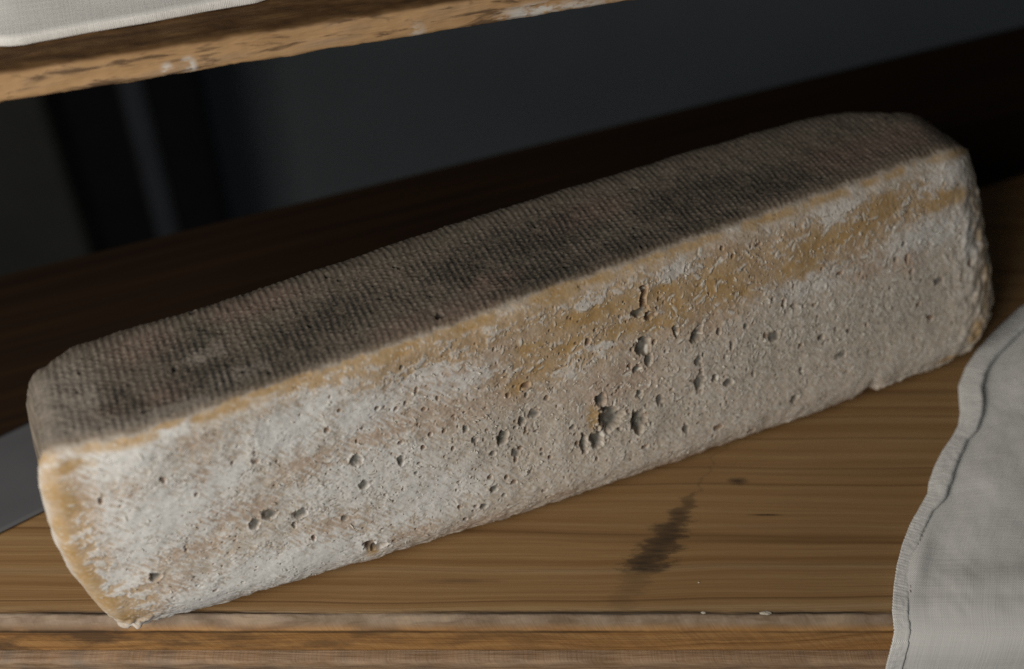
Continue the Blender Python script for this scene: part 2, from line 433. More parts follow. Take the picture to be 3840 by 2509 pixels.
# grey sheet lying on the shelf at the left
gx, gy = np.meshgrid(np.linspace(0, 1, 30), np.linspace(0, 1, 24))
g0, g1, g2, g3 = np.array([-0.2079, 0.2937]), np.array([-0.150, 0.3375]), np.array([-0.160, 0.3840]), np.array([-0.2237, 0.3452])
d1 = (g1 - g0); d2 = (g3 - g0)
P = g0[None, None] + (gx[..., None] * 2.4 - 1.4) * d1 + gy[..., None] * d2
zz = 0.0024 + 0.0005 * fbm(gx * 3, gy * 3, 41, 2)
top_v = np.concatenate([P, zz[..., None]], -1).reshape(-1, 3)
bot_v = top_v.copy(); bot_v[:, 2] = 0.0014
q = grid_quads(24, 30)
N = 24 * 30
idx = np.arange(N).reshape(24, 30)
rim = np.concatenate([idx[0, :], idx[1:, -1], idx[-1, -2::-1], idx[-2:0:-1, 0]])
rimq = np.stack([rim, np.roll(rim, -1), np.roll(rim, -1) + N, rim + N], -1)[:, ::-1]
sheet = mesh_obj('grey_sheet', np.concatenate([top_v, bot_v]), np.concatenate([q, q[:, ::-1] + N, rimq]), plain('grey_plastic', (0.085, 0.086, 0.092), 0.75, 0.06, 20.0))
tag(sheet, 'flat blue grey sheet on the shelf behind the left end of the cheese', 'sheet')

# ------------------------------------------------------------------ the cheese
# patches and eyes on the skin, in mm: (along, around, half sizes ...)
YEL = [(-153.9,-7.1,7.8,2.5),(-162.2,-15.9,4.7,5.8),(-158.4,-22.4,4.0,7.2),(-164.6,-32.7,4.0,8.5),(-163.9,-45.6,4.0,7.6),(-161.5,-58.5,4.1,7.9),(-157.9,-71.5,5.2,6.2),(-153.3,-83.8,5.8,5.0),(-121.2,0.8,6.6,1.6),(-99.1,0.2,4.6,3.1),(-86.3,1.0,8.5,2.2),(-73.8,1.5,7.7,2.4),(-70.4,-4.2,2.9,2.0),(-53.9,0.3,4.9,2.0),(-39.7,-1.9,7.6,3.5),(-9.9,-1.8,10.7,2.0),(27.5,-1.2,14.2,3.8),(39.9,-14.6,22.3,3.9),(29.2,-23.8,6.9,2.8),(12.6,-19.2,6.7,2.8),(5.6,-32.8,4.5,2.9),(15.5,-29.4,4.5,2.3),(36.0,-57.2,3.6,6.7),(71.3,-15.4,8.5,3.1),(69.2,-27.5,13.5,3.4),(94.4,-19.9,12.6,6.8),(76.2,-23.1,5.5,8.0),(160.2,-18.5,20.9,4.6),(143.9,-18.7,12.2,5.1),(177.7,-13.5,12.0,6.8),(211.4,-18.8,16.4,4.0),(134.3,-25.3,13.4,4.0),(239.6,-66.9,3.0,15.2),(229.5,-82.2,6.3,7.8),(214.1,-92.3,7.7,3.9),(104.2,-26.3,7.7,3.4),(-61.1,-87.2,3.8,4.1),(51.3,-25.1,9.5,2.8)]
WHI = [(-130.0,-37.2,20.5,14.1),(-136.6,-8.8,11.4,7.1),(-123.3,-84.6,16.0,10.2),(-82.4,-19.3,12.7,8.2),(-150.6,-62.7,7.5,8.2),(-108.2,-29.0,8.5,6.1),(-69.1,-10.7,7.8,5.6),(-123.7,-2.3,9.7,3.4),(-134.4,-90.3,9.9,3.7),(-53.6,-23.4,12.3,7.0),(-29.3,-16.5,13.7,4.5),(-58.5,-51.5,23.2,11.4),(41.5,-28.6,7.0,2.5),(40.4,-9.3,8.1,2.8),(156.4,-8.6,13.7,5.0),(77.8,-9.3,8.6,4.4),(142.7,-32.9,17.8,4.7),(215.8,-10.6,17.9,5.7),(199.6,-30.7,25.2,7.1),(-86.0,-80.5,26.2,11.1),(-36.1,-66.9,22.0,10.3),(-14.2,-22.7,13.0,4.6),(-141.8,-50.3,11.2,6.7),(-101.9,-77.9,15.3,8.4),(29.3,-34.7,4.6,2.9),(226.3,-39.4,6.1,12.1)]
TAN = [(-113.6,-25.3,5.6,8.5),(-111.8,-10.1,6.4,4.6),(-79.9,-35.7,13.0,7.3),(-110.7,-46.1,12.5,7.7),(-152.5,-49.4,12.0,5.9),(-137.0,-70.8,12.6,8.5),(-141.6,-83.2,8.8,7.3),(-115.8,-92.5,13.3,4.1),(-100.4,-48.1,9.8,6.4),(-10.2,-16.8,35.3,12.5),(-47.1,-31.3,16.7,7.1),(-21.0,-34.2,24.0,7.1),(74.0,-100.6,20.7,7.9),(19.3,-90.3,8.3,3.9),(-14.7,-92.3,16.1,5.4),(-43.7,-82.5,11.0,5.4),(100.2,-8.0,13.9,5.5),(162.6,-29.8,19.6,5.8),(170.9,-33.9,14.2,5.9),(190.8,-38.5,8.7,4.8),(-152.7,-25.5,7.1,18.6),(-138.8,-21.8,5.4,4.9),(-126.6,-58.1,19.3,5.4),(1.2,-31.8,17.9,9.4),(46.1,-44.0,24.2,10.7),(86.3,-29.6,22.8,9.2),(-71.3,-67.2,15.7,6.6),(116.1,-19.9,19.6,5.7)]
GRY = [(-60.4,-57.2,27.5,15.5),(-2.3,-53.2,25.1,13.6),(44.5,-62.6,20.7,13.7),(60.0,-35.9,7.3,8.2),(-53.0,-49.9,15.8,7.5),(84.5,-57.5,10.2,7.3),(129.3,-78.8,6.8,5.0),(84.6,-37.5,7.5,7.0),(-84.6,-56.5,6.1,6.5),(-95.3,-52.4,4.9,5.1),(68.6,-68.5,31.8,15.1),(121.0,-54.5,47.9,18.3),(183.3,-56.0,44.6,18.5)]
HOLES = [(43.0,-59.7,6.0,6.4,5.5,1),(39.2,-50.5,2.8,3.6,3.5,1),(54.9,-65.0,3.9,5.9,5,1),(36.0,-67.0,3.6,4.2,4,1),(30.3,-66.4,1.8,5.2,3,1),(-3.4,-52.3,2.7,3.7,3.5,1),(5.6,-48.0,1.5,2.4,2.5,1),(60.1,-34.4,4.1,4.2,3.5,1),(62.3,-40.6,2.4,2.8,1.8,1),(65.2,-34.3,1.3,1.3,2,0),(53.1,-40.3,1.2,1.2,2.2,0),(56.5,-42.8,2.7,1.5,2.2,1),(62.4,-13.1,1.7,3.3,3.5,0),(61.8,-16.8,1.9,2.9,3.5,0),(60.0,-20.6,3.6,2.0,3,1),(63.7,-22.9,3.1,2.0,3.2,0),(74.9,-32.8,1.6,2.8,2.2,1),(84.6,-37.5,3.4,4.1,4,1),(95.0,-39.3,1.4,1.5,2,1),(8.7,-33.8,2.5,1.4,2.5,0),(1.2,-34.9,1.0,1.2,1.6,0),(36.2,-24.6,1.5,1.7,2,0),(-61.4,-82.0,2.8,3.0,5,0),(-58.5,-84.1,4.3,2.4,4,1),(-17.4,-43.1,1.6,2.0,1.5,1),(-14.4,-48.7,1.4,1.6,1.6,1),(-8.0,-57.4,1.5,1.4,1.5,1),(-31.4,-40.4,1.2,1.1,1.6,0),(-35.0,-44.8,1.2,1.2,1.8,0),(-60.6,-40.7,2.7,2.7,2.4,1),(-44.2,-47.3,1.6,2.9,1.4,1),(-59.4,-52.5,2.3,2.3,1.4,1),(-9.8,-72.7,2.0,1.7,1.8,1),(-10.5,-67.3,1.0,1.0,1.4,0),(-4.0,-69.7,1.2,1.3,1.6,0),(-1.0,-73.1,1.4,1.1,1.5,0),(-24.3,-76.4,1.1,1.2,1.6,0),(-22.7,-84.1,1.1,1.2,1.6,0),(-14.8,-80.1,1.5,1.7,1.3,1),(12.4,-87.7,1.1,1.0,1.4,0),(56.8,-53.9,1.8,1.8,2,1),(65.5,-58.7,1.9,2.7,1.2,1),(56.8,-76.6,2.5,1.1,1.8,0),(76.3,-75.0,1.6,2.3,1.6,1),(10.8,-46.7,2.3,2.6,1.2,1),(1.2,-60.8,2.3,1.9,1.2,1),(-42.6,-25.0,1.0,1.2,1.3,0),(-38.9,-23.8,0.9,0.9,1.2,0),(-26.5,-26.5,0.8,1.0,1.2,0),(-26.1,-40.9,0.9,1.0,1.2,0),(-23.6,-49.3,1.0,1.1,1.3,0),(26.3,-57.7,1.3,1.3,1.6,1),(-139.5,-65.1,2.3,2.9,2.4,1),(-127.2,-20.9,1.3,1.4,1.5,0),(-148.3,-24.2,1.0,2.1,1.6,0),(-95.6,-52.2,2.8,3.3,1.2,1),(-84.6,-56.5,2.8,2.6,1.2,1),(-101.4,-54.1,2.6,2.6,1,1),(-87.5,-60.7,0.9,1.8,1.5,1),(-81.8,-69.1,1.0,1.7,1.8,0),(-69.2,-64.9,1.5,1.4,1,1),(-85.6,-94.9,2.1,2.6,1.4,1),(-103.7,-93.1,4.3,2.3,1.4,1),(-95.2,-26.7,1.6,1.3,1.3,0),(-103.4,-24.1,0.8,0.9,1.2,0),(-69.0,-24.2,1.4,1.2,1.2,0),(-63.2,-17.8,0.9,0.9,1.2,0),(-117.9,-32.4,0.9,1.0,1.1,0),(99.2,-6.7,1.1,1.0,2,0),(103.9,-11.4,1.0,0.9,1.7,0),(116.4,-10.9,1.5,0.8,1.6,0),(126.6,-36.8,1.1,2.2,1.6,0),(131.4,-39.5,2.4,0.9,1.6,1),(141.8,-42.1,1.1,0.9,1.4,0),(144.3,-56.3,2.1,1.6,2,1),(133.6,-56.6,1.5,1.1,1.8,0),(121.1,-49.1,3.2,2.4,1.6,1),(107.5,-41.0,1.4,1.3,1.4,1),(158.1,-57.9,1.5,1.2,1.8,1),(100.5,-46.6,1.2,2.0,1.4,1),(91.7,-57.6,1.7,1.6,1.8,1),(97.7,-61.4,2.6,1.7,1.8,1),(84.2,-57.4,3.0,4.1,1.6,1),(84.5,-47.8,1.9,2.4,1.4,1),(133.7,-68.1,1.2,1.7,1.5,1),(129.3,-79.3,2.4,2.3,2.2,1),(190.6,-37.3,1.3,2.6,1.8,0),(226.2,-48.8,1.1,2.1,1.8,0),(208.2,-51.3,3.3,1.7,1.4,1),(196.2,-57.8,1.8,1.1,1.5,0),(202.8,-65.5,2.4,1.5,1.5,0),(154.7,-66.8,3.1,2.0,1.2,1),(155.8,-33.4,1.9,0.9,1.4,0),(109.8,-61.4,1.3,1.5,1.4,1),(91.4,-79.5,2.3,1.8,1.5,0),(76.1,-74.8,1.9,1.6,1.5,0),(108.3,-90.8,2.1,2.3,1.6,0)]
TDARK = [(-105.5,19.0,16.0,10.2),(-74.4,16.3,14.7,9.1),(-50.1,26.6,17.5,10.9),(24.6,7.0,22.3,10.8),(29.3,30.0,26.7,11.7),(99.8,24.3,22.7,10.5),(93.9,3.2,18.2,7.1),(-106.8,35.3,11.5,8.1),(-132.3,18.6,8.1,8.8),(-5.5,28.5,16.5,9.9),(-98.2,9.8,11.2,5.0),(-65.4,23.6,16.0,8.0),(59.2,6.5,17.4,8.3),(134.4,16.7,19.5,7.6)]
TPINK = [(-122.4,43.1,14.3,9.5),(-8.8,6.1,21.2,6.6),(-34.5,8.2,15.3,5.2),(-138.4,13.0,7.9,7.5),(-79.6,46.0,20.4,8.5),(55.6,35.0,24.2,7.6),(176.5,18.0,27.6,10.9),(204.3,16.8,17.0,9.5),(-118.5,14.5,8.2,6.2),(5.6,14.8,13.1,5.5)]
TLIGHT = [(-145.2,7.2,13.0,4.9),(-117.9,3.7,18.0,4.8),(-149.7,23.8,8.0,12.8),(-92.8,12.6,11.3,3.8),(-62.3,0.3,14.6,3.8),(-100.7,27.9,6.7,3.3)]
OX, OY, TH = 0.0, 0.3046, math.radians(22.7)
ZT = 0.100
yb = lambda X: np.polyval([0.1514771, -0.02141541, -0.01171771], X)
yt = lambda X: 0.0163 + 0.0796 * X + 0.006 * sstep(-0.13, -0.165, X)
FAR = np.array([(-168, 52), (-158, 62), (-149, 67), (-109, 69), (-68, 72), (-23, 77), (32, 81), (91, 85), (140, 87), (170, 88), (190, 88.5), (204, 88), (216, 85), (228, 79), (242, 71)]) / 1000.0
yk = lambda X: np.interp(X, FAR[:, 0], FAR[:, 1])
LEFT = np.array([(0, -164.0), (2, -154), (8, -157), (18, -160.5), (31, -164), (45, -166.6), (57, -167.6), (70, -167), (84, -165), (92, -163), (100, -161)]) / 1000.0
RIGHT = np.array([(0, 240), (5, 244), (14, 247), (22, 248), (36, 249), (54, 248), (68, 247), (80, 245), (90, 242), (100, 239)]) / 1000.0
LEFT[0, 1] = -0.151

# --- raster of the skin in (X, w): w < 0 on the cut face, w > 0 on the cloth-marked top
DX = 0.00026
rx0, rx1, rw0, rw1 = -0.186, 0.262, -0.128, 0.118
gX = np.arange(rx0, rx1, DX, dtype=np.float32)
gW = np.arange(rw0, rw1, DX, dtype=np.float32)
X, Wd = np.meshgrid(gX, gW)
mm = 0.001
U = (X - Wd) * 0.7071 * 1000; V = (X + Wd) * 0.7071 * 1000        # mm, streak frame on the cut face
Xm, Wm = X * 1000, Wd * 1000
NSH = X.shape
# domain warp
wx = fbm(Xm / 7, Wm / 7, 51, 3) * 2.2; wy = fbm(Xm / 7, Wm / 7, 57, 3) * 2.2
fine = fbm(U / 5.0, V / 1.1, 61, 3)                     # streaky
fine2 = fbm(Xm / 1.6, Wm / 1.6, 63, 3)                  # crumbly
med = fbm(Xm / 6.0, Wm / 6.0, 65, 4)
low = fbm(Xm / 28.0, Wm / 22.0, 67, 3)

def splat(L, pw=1.0):
    m = np.zeros(NSH, dtype=np.float32)
    for (cx, cy, ax, ay) in L:
        R = 2.2
        c0 = int(max(0, (cx - R * ax - 5) * mm - rx0) / DX); c1 = int(max(0, ((cx + R * ax + 5) * mm - rx0)) / DX)
        r0 = int(max(0, ((cy - R * ay - 5) * mm - rw0)) / DX); r1 = int(max(0, ((cy + R * ay + 5) * mm - rw0)) / DX)
        s = np.s_[r0:r1, c0:c1]
        d = ((Xm[s] + wx[s] - cx) / ax) ** 2 + ((Wm[s] + wy[s] - cy) / ay) ** 2
        m[s] = np.maximum(m[s], np.exp(-d * 0.75))
    return m
mY, mW, mT, mG = splat(YEL), splat(WHI), splat(TAN), splat(GRY)
tD, tP, tL = splat(TDARK), splat(TPINK), splat(TLIGHT)
front = 1 - sstep(-1.0, 4.2, Wm + 1.2 * fine2 + 2.4 * med)        # ragged boundary face / top
ends_l = sstep(-150, -163, Xm); ends_r = sstep(222, 236, Xm)

# --- masks on the face
leftside = sstep(40, -80, Xm)
crust = 0.21 + 0.46 * mW - 0.30 * mT - 0.10 * mG + 0.14 * leftside + 0.26 * med + 0.14 * low
white = sstep(-0.05, 0.55, crust + 1.0 * fine + 0.50 * fine2 + 0.25 * fbm(Xm / 0.7, Wm / 0.7, 79, 2))
wsm = sstep(0.50, 0.95, mW + 0.22 * fine + 0.12 * fine2) * leftside
white = np.maximum(white, 0.97 * wsm)
yel = sstep(0.36, 0.86, mY * 1.05 + 0.34 * fine2 + 0.34 * fine + 0.20 * med)
band = np.exp(-((Wm + 1.2 + 2.0 * med) / 3.5) ** 2) * sstep(-0.45, 0.20, fbm(Xm / 16, Wm / 30, 71, 3) + 0.10)
endband = np.exp(-((Xm + 163 - 1.5 * med) / 5.5) ** 2) * sstep(0, -8, Wm) * 0.75
yel = np.maximum(yel, sstep(0.25, 1.05, np.maximum(band, endband) + 0.30 * fine2 + 0.22 * fine))
yel = np.maximum(yel, ends_r * 0.7 * sstep(-0.3, 0.3, med))
tan = sstep(0.25, 0.85, 0.9 * mT + 0.38 * med + 0.22 * fine + 0.16 * fine2 + 0.12)
gry = sstep(0.25, 1.0, 0.72 * mG + 0.30 * fbm(Xm / 4, Wm / 4, 73, 3) + 0.1 * fine2)

OCH = [(55, -16, 52, 14), (95, -20, 44, 15), (150, -18, 50, 13), (-30, -5, 60, 5), (25, -26, 34, 12), (195, -16, 28, 10), (-25, -10, 40, 6), (-158, -45, 7, 45), (-150, -75, 10, 18), (15, -8, 45, 5)]
och = sstep(0.15, 0.85, splat(OCH) + 0.28 * med + 0.16 * fine)
isl = sstep(0.10, 0.30, fbm(Xm / 5.5 + 0.5 * fine, Wm / 3.2 + 0.3 * fine2, 75, 4) + 0.42 * fine2 + 0.45 * mW - 0.40 * mY + 0.10 * low + 0.06)
isl2 = sstep(0.42, 0.52, fbm(Xm / 1.5, Wm / 2.4, 77, 2) + 0.04)
isl = np.maximum(isl, 0.8 * isl2)
white = white * (1 - 0.85 * och) + och * isl * 0.80
yel = np.maximum(yel, 0.0) * (1 - 0.75 * isl * och)
tan = np.maximum(tan, och * 0.75)
# --- height
H = (low * 0.9 + med * 0.28) * mm
streak_amp = (0.18 + 0.06 * leftside) * (1 - 0.75 * yel)
streak = fbm(U / 4.2, V / 0.85, 81, 2)
crumb = fbm(Xm / 2.3, Wm / 2.3, 83, 3)
rid = 1 - np.abs(fbm(Xm / 3.1 + 0.4 * fine, Wm / 2.4, 85, 3)) * 2.2     # little ridges
rid = sstep(0.45, 1.0, rid) * sstep(0.0, 0.4, fbm(Xm / 9, Wm / 9, 87, 2) + 0.1)
rid = np.maximum(rid * (1 - 0.8 * och), och * isl * 0.9)
face_h = streak * streak_amp * 0.9 + crumb * 0.05 + fbm(Xm / 0.8, Wm / 0.8, 89, 2) * 0.06 + white * 0.16 * (1 - yel) - yel * 0.12 + rid * 0.26 * (1 - 0.8 * yel)
face_h = face_h * (1 - 0.45 * wsm) * 0.62
H = H + front * face_h * mm

# --- cloth print on the top: ridges across the bar, beaded by the weft
ph = Xm / 2.5 * 2 * np.pi + 0.9 * fbm(Xm / 30, Wm / 14, 91, 2) * 2.0
beadp = Wm / 2.2 * 2 * np.pi + 1.5 * fbm(Xm / 12, Wm / 20, 93, 2)
ridge = 0.5 + 0.5 * np.cos(ph)
bead = 0.5 + 0.5 * np.cos(beadp + np.pi * np.floor(ph / (2 * np.pi) + 0.5))
wear = sstep(-0.35, 0.45, fbm(Xm / 6, Wm / 5, 95, 4) + 0.16)
topw = 1 - front
ridge_s = ridge ** 0.8
cloth_h = (ridge_s * 0.27 * (0.45 + 0.55 * bead)) * wear + fine2 * 0.14 + crumb * 0.16 + fine * 0.08
H = H + topw * cloth_h * mm * sstep(0, 3.5, Wm)

# --- eyes and pits
rg = np.random.RandomState(5)
holes = [h + (1,) for h in HOLES]
def rand_pits(nr, xr, wr, s0, s1, d0, d1):
    for _ in range(nr):
        s = s0 + (s1 - s0) * rg.rand() ** 2.2
        holes.append((rg.uniform(*xr), rg.uniform(*wr), s * rg.uniform(0.6, 1.5), s * rg.uniform(0.5, 1.4), rg.uniform(d0, d1) * s, int(rg.rand() < 0.35), 0))
rand_pits(520, (-150, 232), (-98, -6), 0.25, 0.65, 0.8, 1.5)
rand_pits(120, (-20, 225), (-95, -30), 0.35, 1.0, 0.6, 1.2)
rand_pits(90, (-60, 70), (-85, -15), 0.35, 1.0, 0.6, 1.2)
rand_pits(150, (-155, 215), (4, 60), 0.4, 1.1, 0.6, 1.0)
mould = np.zeros(NSH, dtype=np.float32)
pitm = np.zeros(NSH, dtype=np.float32)
rim = np.zeros(NSH, dtype=np.float32)
PH = np.zeros(NSH, dtype=np.float32)
irr = fbm(Xm / 1.3, Wm / 1.3, 97, 2); irr2 = fbm(Xm / 3.0, Wm / 3.0, 99, 2)
for (cx, cy, ax, ay, dp, gm, named) in holes:
    R = 2.4
    c0 = int(max(0, (cx - R * ax - 1) * mm - rx0) / DX); c1 = int(max(0, ((cx + R * ax + 1) * mm - rx0)) / DX) + 1
    r0 = int(max(0, ((cy - R * ay - 1) * mm - rw0)) / DX); r1 = int(max(0, ((cy + R * ay + 1) * mm - rw0)) / DX) + 1
    s = np.s_[r0:r1, c0:c1]
    d = np.sqrt(((Xm[s] - cx) / ax) ** 2 + ((Wm[s] - cy) / ay) ** 2) * (1.12 if named else 1.0) * (1 + 0.60 * irr2[s] + 0.26 * irr[s] * min(1.0, 2.0 / ax))
    b = np.clip(1.12 - d ** 2.8, 0, 1) ** 0.9
    PH[s] = np.maximum(PH[s], b * dp * (0.55 if named else 1))
    pitm[s] = np.maximum(pitm[s], sstep(1.05, 0.75, d))
    rim[s] = np.maximum(rim[s], np.exp(-((d - 1.18) / 0.16) ** 2) * min(1.0, 0.35 + 0.25 * dp) * sstep(-0.6, 0.5, irr2[s] + 0.25))
    if gm:
        mould[s] = np.maximum(mould[s], sstep(1.12, 0.45, d))
H = H - PH * mm + rim * front * 0.30 * mm - front * face_h * mm * pitm * 0.8
# lifted flakes: a ramp that ends in a small cliff, white on top
flake = np.zeros(NSH, dtype=np.float32)
gapm = np.zeros(NSH, dtype=np.float32)
FH = np.zeros(NSH, dtype=np.float32)
def lift_flakes(nr, xr, wr, smin, smax, ang0, angs):
    for _ in range(nr):
        cx = rg.uniform(*xr); cy = rg.uniform(*wr)
        L = smin + (smax - smin) * rg.rand() ** 1.8; B = L * rg.uniform(0.28, 0.6); an = ang0 + rg.normal(0, angs)
        hgt = rg.uniform(0.10, 0.32)
        R = L * 1.5 + 1.0
        c0 = int(max(0, (cx - R) * mm - rx0) / DX); c1 = int(max(0, (cx + R) * mm - rx0) / DX) + 1
        r0 = int(max(0, (cy - R) * mm - rw0) / DX); r1 = int(max(0, (cy + R) * mm - rw0) / DX) + 1
        s = np.s_[r0:r1, c0:c1]
        a = (Xm[s] - cx) * math.cos(an) + (Wm[s] - cy) * math.sin(an); b = -(Xm[s] - cx) * math.sin(an) + (Wm[s] - cy) * math.cos(an)
        if rg.rand() < 0.5: b = -b
        b = b + 0.22 * L * (a / L) ** 2 + 0.35 * irr[s] * B + 0.5 * irr2[s] * B
        ins_ = np.clip(1.15 - (a / L) ** 2, 0, 1)
        t = np.clip(b / B, -1, 1)
        body = ins_ * sstep(-1.0, 0.75, t) * (b < B * 0.95)
        FH[s] = np.maximum(FH[s], body * hgt)
        flake[s] = np.maximum(flake[s], sstep(0.25, 0.8, body))
        g_ = ins_ * np.exp(-((b - B * 1.25) / (B * 0.30)) ** 2)
        gapm[s] = np.maximum(gapm[s], g_)
lift_flakes(560, (-20, 228), (-96, -6), 0.5, 2.2, 0.9, 0.8)
lift_flakes(420, (60, 230), (-98, -20), 0.4, 1.5, 1.1, 0.9)
lift_flakes(240, (10, 215), (-55, -5), 0.6, 2.8, 0.6, 0.9)
lift_flakes(170, (-150, 0), (-92, -8), 0.6, 1.7, -0.75, 0.45)
lift_flakes(120, (-155, 215), (3, 50), 0.6, 1.4, 0.3, 0.9)
H = H + FH * mm - gapm * 0.12 * mm
crk = np.abs(fbm(Xm / 6.5 + 0.35 * irr, Wm / 5.0, 141, 3))
crk = sstep(0.022, 0.006, crk) * sstep(0.10, 0.35, fbm(Xm / 11, Wm / 9, 143, 2)) * front
H = H - crk * 0.35 * mm
# notch and ragged chips along the bottom and at the two ends
for (cx, cy, ax, ay, dp) in [(172, -99, 3.4, 9.0, 8.0), (196, -101, 5, 2.5, 2.0), (226, -92, 3.0, 4, 4.0), (-146, -99, 3.5, 2.5, 2.5), (-108, -101, 4, 2.5, 1.6), (233, -40, 2.5, 4, 1.2), (235, -60, 2, 3, 1.0)]:
    d = ((Xm + wx - cx) / ax) ** 2 + ((Wm + 0.6 * wy - cy) / ay) ** 2
    H = H - np.exp(-d * 1.2) * dp * mm
lump = fbm(Xm / 5.5, Wm / 5.5, 101, 2)
edge_r = sstep(205, 232, Xm) * 0.8 * sstep(-8, -26, Wm) + sstep(-84, -100, Wm) * 0.45 * (1 + sstep(150, 190, Xm)) + 2.2 * sstep(-136, -154, Xm) * sstep(-82, -94, Wm)
H = H + np.maximum(edge_r, 0) * (lump * 1.5 + 1.2 * fbm(Xm / 12, Wm / 12, 107, 2) * sstep(190, 225, Xm)) * mm

# --- colour (reflectance)
def C(*c): return np.array(c, dtype=np.float32)
def mixc(a, b, m): return a + (b - a) * m[..., None]
base = C(0.545, 0.465, 0.375)
col = np.broadcast_to(base, NSH + (3,)).astype(np.float32)
col = mixc(col, C(0.520, 0.405, 0.310), tan * 0.80)
col = mixc(col, C(0.470, 0.325, 0.180), och * 0.88)
col = mixc(col, C(0.440, 0.405, 0.340), gry * 0.5)
wt = np.clip(white * (0.80 + 0.20 * leftside) * (1 - 0.20 * gry), 0, 1)
wcol = mixc(np.broadcast_to(C(0.620, 0.580, 0.525), NSH + (3,)).astype(np.float32), C(0.700, 0.685, 0.655), sstep(0.15, 0.9, mW + 0.3 * fine + 0.25 * leftside))
col = col + (wcol - col) * wt[..., None]
ycol = mixc(np.broadcast_to(C(0.450, 0.285, 0.120), NSH + (3,)).astype(np.float32), C(0.480, 0.345, 0.195), sstep(-0.2, 0.5, med + 0.4 * fine))
spk = sstep(0.20, 0.50, fine2 + 0.45 * fine)                                # pale flecks left on the wax
col = col + (ycol - col) * (yel * (1 - 0.65 * spk) * 0.92)[..., None]
rust = sstep(0.28, 0.6, fbm(Xm / 4.5, Wm / 4.5, 103, 3) * 0.8 + 0.5 * mT - 0.05)
col = mixc(col, C(0.330, 0.205, 0.130), rust * 0.22 * (1 - yel) * (1 - 0.6 * wt))
gcol = mixc(np.broadcast_to(C(0.115, 0.114, 0.100), NSH + (3,)).astype(np.float32), C(0.175, 0.175, 0.155), sstep(-0.2, 0.4, irr2))
col = col + (gcol - col) * (mould * 0.85)[..., None]
bare = pitm * (1 - np.clip(mould * 1.3, 0, 1))
col = mixc(col, C(0.215, 0.125, 0.070), bare * 0.8)
dots = sstep(0.38, 0.56, fbm(Xm / 1.25, Wm / 1.25, 105, 2) + 0.25 * gry + 0.06 * sstep(20, 120, Xm) - 0.04)
col = mixc(col, C(0.150, 0.125, 0.095), dots * 0.7 * (1 - yel))
col = mixc(col, C(0.700, 0.665, 0.590), flake * 0.80)
col = mixc(col, C(0.180, 0.130, 0.085), np.clip(gapm * 0.70 + crk * 0.7, 0, 0.8))  # shadow beside each flake put into the colour, along with dark cracks
col = col * (1 + 0.10 * streak + 0.07 * crumb + 0.10 * fine)[..., None]
# top
tcol = np.broadcast_to(C(0.225, 0.196, 0.155), NSH + (3,)).astype(np.float32)
tcol = mixc(tcol, C(0.180, 0.168, 0.128), sstep(-0.2, 0.5, fbm(Xm / 18, Wm / 14, 111, 3)) * 0.8)
tcol = mixc(tcol, C(0.275, 0.200, 0.160), sstep(0.25, 0.9, tP + 0.3 * med) * 0.75)
tcol = mixc(tcol, C(0.420, 0.390, 0.340), sstep(0.15, 0.8, tL + 0.25 * sstep(-70, -140, Xm) + 0.3 * med + 0.2 * fine) * 0.85)
tdk = sstep(0.2, 0.95, tD * (0.75 + 0.35 * sstep(-20, 20, Xm)) + 0.35 * fbm(Xm / 7, Wm / 6, 113, 3) + 0.15)
valley = (1 - ridge_s) * wear
tsp0 = sstep(0.05, 0.45, fbm(Xm / 1.8, Wm / 1.3, 145, 3))
tcol = mixc(tcol, C(0.070, 0.066, 0.054), np.clip(tdk * (0.12 + 0.75 * valley + 0.5 * tsp0) + 0.36 * valley, 0, 0.92))
tcol = mixc(tcol, C(0.360, 0.330, 0.285), sstep(0.35, 0.95, ridge_s * (0.5 + 0.5 * bead) + 0.3 * fine2) * 0.62 * (1 - 0.5 * tdk))
tsp = sstep(0.46, 0.62, fbm(Xm / 1.5, Wm / 1.1, 115, 2) + 0.28 * tD)
tcol = mixc(tcol, C(0.035, 0.034, 0.030), tsp * 0.85)
tsp2 = sstep(0.30, 0.55, fbm(Xm / 0.9, Wm / 0.7, 117, 2) + 0.30 * tdk - 0.05)
tcol = mixc(tcol, C(0.050, 0.047, 0.038), tsp2 * 0.55)
tcol = mixc(tcol, C(0.42, 0.39, 0.34), sstep(0.42, 0.6, fbm(U / 1.6, V / 0.6, 119, 2)) * 0.5 * (1 - 0.5 * tdk))
tcol = mixc(tcol, C(0.05, 0.048, 0.04), pitm * 0.6)
tcol = mixc(tcol, C(0.40, 0.30, 0.20), np.exp(-((Wm - 1.5) / 3.0) ** 2) * 0.5)
tcol = tcol * (0.60 + 0.18 * crumb + 0.16 * fine2)[..., None] * C(1.04, 0.97, 0.93)
yedge = sstep(0.35, 0.65, np.maximum(mY, band * 0.6) + 0.2 * fine2) * sstep(4, 1, Wm)
tcol = tcol + (ycol - tcol) * (yedge * 0.8)[..., None]
col = tcol + (col - tcol) * front[..., None]
col = np.clip(col, 0.012, 0.8)
wax = yel * front * (1 - spk)

def sample(img, xq, wq):
    fx = np.clip((xq - rx0) / DX, 0, NSH[1] - 1.01); fy = np.clip((wq - rw0) / DX, 0, NSH[0] - 1.01)
    i = fx.astype(int); j = fy.astype(int); a = fx - i; b = fy - j
    if img.ndim == 3: a = a[..., None]; b = b[..., None]
    return (img[j, i] * (1 - a) + img[j, i + 1] * a) * (1 - b) + (img[j + 1, i] * (1 - a) + img[j + 1, i + 1] * a) * b

